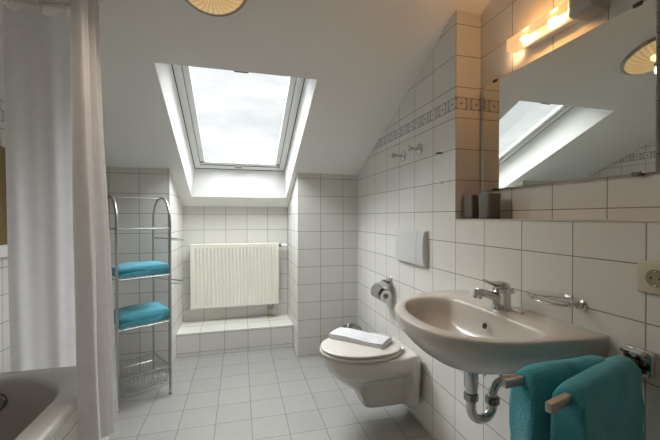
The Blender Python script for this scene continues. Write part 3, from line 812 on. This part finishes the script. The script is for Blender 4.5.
def hung_towel(p_free, p_piv, start, width, drop_l, drop_r, top, hw, th, seed, label, taper=.0):
    """doubled towel over an arm: start = distance of its near end from the arm's free end"""
    p0, p1 = Vector(p_free), Vector(p_piv); d_ = (p1 - p0).normalized(); nrm = Vector((-d_.y, d_.x, 0))
    pth = []
    n1 = 16
    for k in range(n1): pth.append((-hw, lerp(-drop_l, -.012, k / n1)))
    for k in range(13):
        a = PI - PI * k / 12; pth.append((hw * math.cos(a), -.012 + (top + .012) * math.sin(a)))
    for k in range(1, n1 + 1): pth.append((hw, lerp(-.012, -drop_r, k / n1)))
    prof = strip_profile(pth, th, 6)
    def place(u, v, z):
        below = max(0, -z)
        w = noise.noise(Vector((v * 9, z * 6, seed))) * .014 * min(1, below / .08)
        fl = 1 + .16 * math.sin(PI * min(1, below / .3)) 
        vv = start + v
        dip = -.010 * (1 - min(1, v / .05)) ** 2 - .010 * (1 - min(1, (width - v) / .05)) ** 2 if below == 0 else 0
        return p0 + d_ * (vv + taper * below * (v / width)) + nrm * (-(u * fl) + w) + Vector((0, 0, z + dip))
    m_ = extrude_cloth(prof, width, place, 18, .0045, seed=seed, round_=.016)
    base = (p0 + p1) / 2; base.z = RZ
    o_ = m_.build('hanging_towel', TURQSHADE, base=base, angle=80)
    s__ = o_.modifiers.new('s', 'SUBSURF'); s__.levels = 1; s__.render_levels = 1
    return tag(o_, label, 'towel', 'teal towels over the towel holder arms')
hung_towel(A1, P0, .050, .262, .34, .36, .017, .0185, .025, 2.2, 'teal towel draped over the arm closer to the washbasin, partly hidden behind its twin')
hung_towel(A2, P0, .070, .322, .36, .38, .014, .0185, .024, 7.7, 'teal towel draped over the arm farther from the washbasin, in front of its twin')

# ------------------------------------------------------------------ chrome shelf rack
P1 = Vector((-.45, 2.486, 0)); eb = Vector((-.50, .866, 0)); ea = Vector((-.866, -.50, 0)); RW, RD = .31, .323
def rk(a, b, z): return P1 + ea * a + eb * b + Vector((0, 0, z))
rack = thing('shelf_rack', rk(RW / 2, RD / 2, 0), 'freestanding chrome wire shelf rack against the wall beside the shower curtain', 'rack')
for a in (0, RW):
    pts = [rk(a, 0, .012), rk(a, 0, 1.155)] + [rk(a, RD / 2 - RD / 2 * math.cos(t), 1.155 + .165 * math.sin(t)) for t in [PI * k / 20 for k in range(1, 20)]] + [rk(a, RD, 1.155), rk(a, RD, .012)]
    MB().tube(pts, .0085, 12).build('arched_side_frame', STEEL, rack)
    for b in (0, RD): MB().lathe([(.010, 0), (.0115, .002), (.0115, .02), (.009, .022)], rk(a, b, 0), seg=16).build('foot', STEEL, rack)
MB().tube([rk(0, RD / 2, 1.314), rk(RW, RD / 2, 1.314)], .003, 10).build('top_rail', STEEL, rack)
def shelf(z):
    m_ = MB()
    for b in (0, RD): m_.tube([rk(0, b, z), rk(RW, b, z)], .0055, 10)
    for a in (0, RW): m_.tube([rk(a, 0, z), rk(a, RD, z)], .005, 10)
    for k in range(1, 11): m_.tube([rk(RW * k / 11, 0, z + .002), rk(RW * k / 11, RD, z + .002)], .0022, 6)
    m_.build('wire_shelf', STEEL, rack)
for z in (1.110, .800, .490): shelf(z)
m = MB(); zt_, zb_ = .190, .085; ii = .018
rim = [rk(0, 0, zt_), rk(RW, 0, zt_), rk(RW, RD, zt_), rk(0, RD, zt_)]
for i in range(4): m.tube([rim[i], rim[(i + 1) % 4]], .0045, 8)
bot = [rk(ii, ii, zb_), rk(RW - ii, ii, zb_), rk(RW - ii, RD - ii, zb_), rk(ii, RD - ii, zb_)]
for i in range(4): m.tube([bot[i], bot[(i + 1) % 4]], .003, 8)
mid = [rim[i].lerp(bot[i], .5) for i in range(4)]
for i in range(4): m.tube([mid[i], mid[(i + 1) % 4]], .0022, 6)
for k in range(15):
    t = k / 14; aa = lerp(ii, RW - ii, t); at = lerp(0, RW, t)
    m.tube([rk(at, 0, zt_), rk(aa, ii, zb_), rk(aa, RD - ii, zb_), rk(at, RD, zt_)], .0022, 6)
for k in range(1, 13):
    t = k / 13; bb = lerp(ii, RD - ii, t); bt = lerp(0, RD, t)
    m.tube([rk(0, bt, zt_), rk(ii, bb, zb_), rk(RW - ii, bb, zb_), rk(RW, bt, zt_)], .0022, 6)
m.build('wire_basket', STEEL, rack)
m = MB()
for b in (0, RD): m.tube([rk(0, b, .075), rk(RW, b, .075)], .004, 8)
m.build('lower_rail', STEEL, rack)
for z in (1.035, .742):
    pts = spline([rk(0, RD, z), rk(-.015, RD * .75, z), rk(-.095, RD * .34, z - .004), rk(-.108, RD * .12, z - .006), rk(-.07, -.005, z - .004), rk(-.004, 0, z)], 20)
    MB().tube(pts, .0042, 8).build('side_hoop', STEEL, rack)

def rack_towel(z, th, layers, w, ln_, a0, b0, seed, label):
    prof = strip_profile(serpentine(ln_, layers, th, .002), th)
    def place(u, v, zz):
        return rk(a0 + ln_ - u + noise.noise(Vector((v * 8, zz * 20, seed))) * .006, b0 + v, z + max(.002, zz))
    def sag(u, v): return -.010 * (abs(v / w - .5) * 2) ** 2 - .012 * max(0, 1 - u / .09) + noise.noise(Vector((u * 7, v * 7, seed + 3))) * .004 + .004
    o_ = extrude_cloth(prof, w, place, 14, .004, sag=sag, seed=seed, round_=.012).build('folded_towel', TURQ, base=rk(a0 + ln_ / 2, b0 + w / 2, z), angle=80)
    return tag(o_, label, 'towel', 'turquoise towels on the shelf rack')
rack_towel(.8085, .034, 2, .24, .298, .006, .016, 1.5, 'turquoise folded towel on the middle shelf of the chrome rack')
rack_towel(.4985, .042, 2, .24, .290, .008, .016, 9.1, 'turquoise folded towel on the lower shelf of the chrome rack, above the wire basket')

# ------------------------------------------------------------------ bathtub
TX0, TX1, TY0, TY1, TZ = XL, -.555, -.02, 1.69, .55
tub = thing('bathtub', ((TX0 + TX1) / 2, (TY0 + TY1) / 2, 0), 'built-in pale bathtub with tiled side behind the shower curtain', 'bathtub')
def rrect(x0, x1, y0, y1, r, z, n=12):
    out = []
    for (cx, cy, a0) in ((x1 - r, y1 - r, 0), (x0 + r, y1 - r, PI / 2), (x0 + r, y0 + r, PI), (x1 - r, y0 + r, 1.5 * PI)):
        for k in range(n + 1):
            a = a0 + PI / 2 * k / n; out.append(Vector((cx + r * math.cos(a), cy + r * math.sin(a), z)))
    return out
rings = []
rings.append(rrect(TX0 + .012, TX1 - .004, TY0 + .004, TY1 - .004, .012, TZ - .035))
rings.append(rrect(TX0 + .001, TX1 + .006, TY0 - .006, TY1 + .006, .014, TZ - .034))
rings.append(rrect(TX0 + .001, TX1 + .006, TY0 - .006, TY1 + .006, .014, TZ - .008))
rings.append(rrect(TX0 + .004, TX1 + .002, TY0 - .002, TY1 + .002, .014, TZ - .001))
rings.append(rrect(TX0 + .012, TX1 - .012, TY0 + .012, TY1 - .012, .02, TZ))
ix0, ix1, iy0, iy1 = TX0 + .06, TX1 - .066, TY0 + .09, TY1 - .060
rings.append(rrect(ix0, ix1, iy0, iy1, .245, TZ - .001))
for (k, z, r) in ((.008, TZ - .006, .24), (.014, TZ - .022, .236), (.026, TZ - .10, .225), (.05, TZ - .25, .20), (.07, TZ - .34, .18), (.11, TZ - .385, .14), (.17, TZ - .40, .08)):
    rings.append(rrect(ix0 + k, ix1 - k, iy0 + k * 1.6, iy1 - k * 1.3, r, z))
MB().loft(rings, cap0=False).build('tub_shell', TUB, tub, angle=60)
m = MB().box(TX1 - .02, TX1, TY0, TY1, 0, TZ - .034); m.box(TX0, TX1 - .02, TY1 - .02, TY1, 0, TZ - .034); m.box(TX0, TX1 - .02, TY0, TY0 + .02, 0, TZ - .034)
m.build('tiled_side', TILE, tub, smooth=False)
MB().lathe([(.034, 0), (.034, .010), (.028, .016), (.001, .018)], (-.905, iy1 - .030, .470), (0, -1, .1), 28).build('overflow_knob', DARKCHROME, tub)

# ------------------------------------------------------------------ shower rail and curtain
RLZ = 2.062
rp = [(XL, 1.675, RLZ), (-.70, 1.675, RLZ)] + [(-.70 + .17 * math.sin(a) , 1.505 + .17 * math.cos(a), RLZ) for a in [PI / 2 * k / 10 for k in range(1, 11)]] + [(-.53, YF, RLZ)]
ra = thing('shower_rail', (XL, 1.675, RLZ), 'curved curtain rail round the bathtub near the ceiling', 'curtain rail')
MB().tube(rp, .0075, 12).build('rod', WHITEP, ra)
MB().lathe([(.0085, 0), (.0085, .006), (.008, .012)], (XL, 1.675, RLZ), (1, 0, 0), 20).build('wall_flange', WHITEP, ra)
MB().lathe([(.026, 0), (.026, .006), (.014, .012)], (-.53, YF, RLZ), (0, 1, 0), 20).build('wall_flange', WHITEP, ra)
MB().tube([(-.53, 1.505, RLZ + .008), (-.53, 1.505, sz(1.505) + .02)], .006, 10).build('ceiling_hanger', WHITEP, ra)

NU, NZ = 420, 40
ztop, zbot = 2.038, .345
def cpath(s, t):
    """s along the curtain 0..1, t 0 top .. 1 bottom; returns base point, normal, fold amplitude, phase"""
    key_top = [(-.925, 1.680), (-.80, 1.690), (-.68, 1.690), (-.595, 1.635), (-.545, 1.52), (-.532, 1.44), (-.530, 1.39), (-.53, 1.345)]
    key_bot = [(-.925, 1.722), (-.80, 1.726), (-.68, 1.728), (-.58, 1.70), (-.518, 1.59), (-.500, 1.52), (-.502, 1.45), (-.510, 1.350)]
    return key_top, key_bot
kt, kb = cpath(0, 0)
sp_t = spline([(x, y, 0) for x, y in kt], NU + 1); sp_b = spline([(x, y, 0) for x, y in kb], NU + 1)
vs, fs = [], []
for j in range(NZ + 1):
    t = j / NZ; z = lerp(ztop, zbot, t); te = t ** 1.3
    base = [a_.lerp(b_, te) for a_, b_ in zip(sp_t, sp_b)]
    for i in range(NU + 1):
        s_ = i / NU; p = base[i]; tg = (base[min(i + 1, NU)] - base[max(i - 1, 0)]).normalized(); nn = Vector((-tg.y, tg.x, 0))
        if s_ < .42:
            amp = lerp(.008, .011, t); ph_ = 2 * PI * (s_ / .42) * 2.6 + .6 + .5 * math.sin(3 * t + 2)
        else:
            amp = lerp(.020, .026, t); ph_ = 2 * PI * ((s_ - .42) / .58) ** .8 * 4.0 + 2 * PI * 2.6 + .6 + .35 * math.sin(4 * t)
        bl = min(1, max(0, (s_ - .36) / .12)); amp = lerp(lerp(.008, .012, t), lerp(.016, .024, t), bl)
        w = amp * (math.sin(ph_) + .28 * math.sin(2.3 * ph_ + 1.2 + 2 * t))
        w += .006 * noise.noise(Vector((s_ * 8, t * 3, 5)))
        q = p + nn * w
        zz = z + (.010 * math.cos(s_ * 2 * PI * 9) * (1 - t) ** 12 if True else 0)
        vs.append((q.x, q.y, zz))
for j in range(NZ):
    for i in range(NU):
        a_ = j * (NU + 1) + i; fs.append((a_, a_ + 1, a_ + NU + 2, a_ + NU + 1))
cu = thing('shower_curtain', (-.72, 1.69, zbot), 'pale grey fabric shower curtain hanging round the foot of the bathtub', 'curtain')
m = MB(); m.add(vs, fs); o = m.build('fabric', CURTAIN, cu, angle=180, fix=False)
for k in range(10):
    i = int(NU * (k + .5) / 10); p = sp_t[i]; sgn = 1
    # nearest point of the rod
    if p.x < -.70: rc = Vector((p.x, 1.675, 0))
    else:
        c_ = Vector((-.70, 1.505, 0)); dv_ = (p - c_)
        rc = c_ + dv_.normalized() * .17 if p.y > 1.505 else Vector((-.53, p.y, 0))
    ring = [Vector((rc.x, rc.y, RLZ - .008)) + Vector((0, 0, 1)) * .024 * math.sin(a) + (Vector((0, 1, 0)) if p.x < -.66 else Vector((1, 0, 0))) * .018 * math.cos(a) for a in [2 * PI * q / 18 for q in range(18)]]
    MB().tube(ring, .0022, 6, closed=True).build('curtain_ring', WHITEP, cu)

# ------------------------------------------------------------------ ribbed bamboo blind and sill on the left wall
bb = thing('bamboo_blind', (XL, 2.3, 1.05), 'brown vertically ribbed bamboo panel on the left wall beyond the bathtub', 'blind')
m = MB()
y = 2.03
while y < 2.56:
    m.tube([(XL + .012, y, 1.05), (XL + .012, y, 1.545)], .0095, 8); y += .0185
m.build('canes', BAMBOO, bb)
for z_ in (1.547, 1.037): MB().box(XL, XL + .026, 2.015, 2.57, z_, z_ + .014, .003).build('edge_batten', BAMBOO, bb)
struct(MB().box(XL, XL + .035, 1.98, 2.60, .975, 1.036, .004).build('trim_4', WHITEP))

# ------------------------------------------------------------------ sky
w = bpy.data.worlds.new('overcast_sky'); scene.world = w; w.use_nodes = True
nt = w.node_tree; N = nt.nodes; L = nt.links; N.clear()
out = N.new('ShaderNodeOutputWorld'); bg = N.new('ShaderNodeBackground')
tc = N.new('ShaderNodeTexCoord'); sp = N.new('ShaderNodeSeparateXYZ'); L.new(tc.outputs['Generated'], sp.inputs[0])
mp = N.new('ShaderNodeMapping'); mp.inputs['Scale'].default_value = (1.6, 1.6, 5.0); L.new(tc.outputs['Generated'], mp.inputs[0])
ns = N.new('ShaderNodeTexNoise'); ns.inputs['Scale'].default_value = 2.6; ns.inputs['Detail'].default_value = 7; ns.inputs['Roughness'].default_value = .55
L.new(mp.outputs[0], ns.inputs['Vector'])
cr = N.new('ShaderNodeValToRGB'); cr.color_ramp.elements[0].position = .36; cr.color_ramp.elements[0].color = (.80, .83, .845, 1)
cr.color_ramp.elements[1].position = .60; cr.color_ramp.elements[1].color = (1, 1, 1, 1); L.new(ns.outputs['Fac'], cr.inputs[0])
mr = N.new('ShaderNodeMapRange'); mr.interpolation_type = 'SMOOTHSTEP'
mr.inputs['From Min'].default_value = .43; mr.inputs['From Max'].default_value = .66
mr.inputs['To Min'].default_value = 1.18; mr.inputs['To Max'].default_value = 21.  # upper sky, out of view, brightened to light the room
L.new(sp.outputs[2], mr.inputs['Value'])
# added unseen bright lobe high beyond the window lights the room; sky dims behind
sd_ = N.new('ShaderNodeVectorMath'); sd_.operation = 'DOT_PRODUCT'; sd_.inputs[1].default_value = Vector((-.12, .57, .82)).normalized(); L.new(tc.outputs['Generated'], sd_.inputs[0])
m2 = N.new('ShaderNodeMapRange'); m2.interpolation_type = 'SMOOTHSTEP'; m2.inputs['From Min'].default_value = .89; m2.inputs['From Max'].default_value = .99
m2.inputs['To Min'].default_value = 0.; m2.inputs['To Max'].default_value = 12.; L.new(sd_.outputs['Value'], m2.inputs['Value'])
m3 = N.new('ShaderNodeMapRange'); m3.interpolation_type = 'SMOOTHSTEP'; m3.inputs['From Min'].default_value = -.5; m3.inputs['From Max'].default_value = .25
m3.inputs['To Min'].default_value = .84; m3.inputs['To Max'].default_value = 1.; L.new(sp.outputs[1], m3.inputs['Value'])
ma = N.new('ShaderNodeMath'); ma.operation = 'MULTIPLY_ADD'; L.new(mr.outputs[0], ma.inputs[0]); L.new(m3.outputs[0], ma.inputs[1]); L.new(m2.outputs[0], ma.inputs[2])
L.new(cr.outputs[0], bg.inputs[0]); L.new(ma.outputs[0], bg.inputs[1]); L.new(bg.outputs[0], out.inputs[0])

# ------------------------------------------------------------------ camera
cd = bpy.data.cameras.new('camera'); cam = bpy.data.objects.new('camera', cd); col.objects.link(cam)
cam.location = (0, 0, 1.1841); cam.rotation_euler = (PI / 2 - .0079, 0, -.2577)
cd.sensor_width = 36; cd.lens = 342.98 * 36 / 660; cd.clip_start = .02
scene.camera = cam

for o in bpy.data.objects:
    if '_o' in o: del o['_o']
scene.view_settings.view_transform = 'Standard'; scene.view_settings.look = 'None'
scene.view_settings.exposure = 0.; scene.view_settings.gamma = 1.
scene.view_settings.use_curve_mapping = False
scene.cycles.use_denoising = True
scene.cycles.max_bounces = 14; scene.cycles.diffuse_bounces = 8; scene.cycles.glossy_bounces = 6
scene.cycles.transparent_max_bounces = 12
scene.cycles.sample_clamp_indirect = 6.
scene.cycles.caustics_reflective = False; scene.cycles.caustics_refractive = False
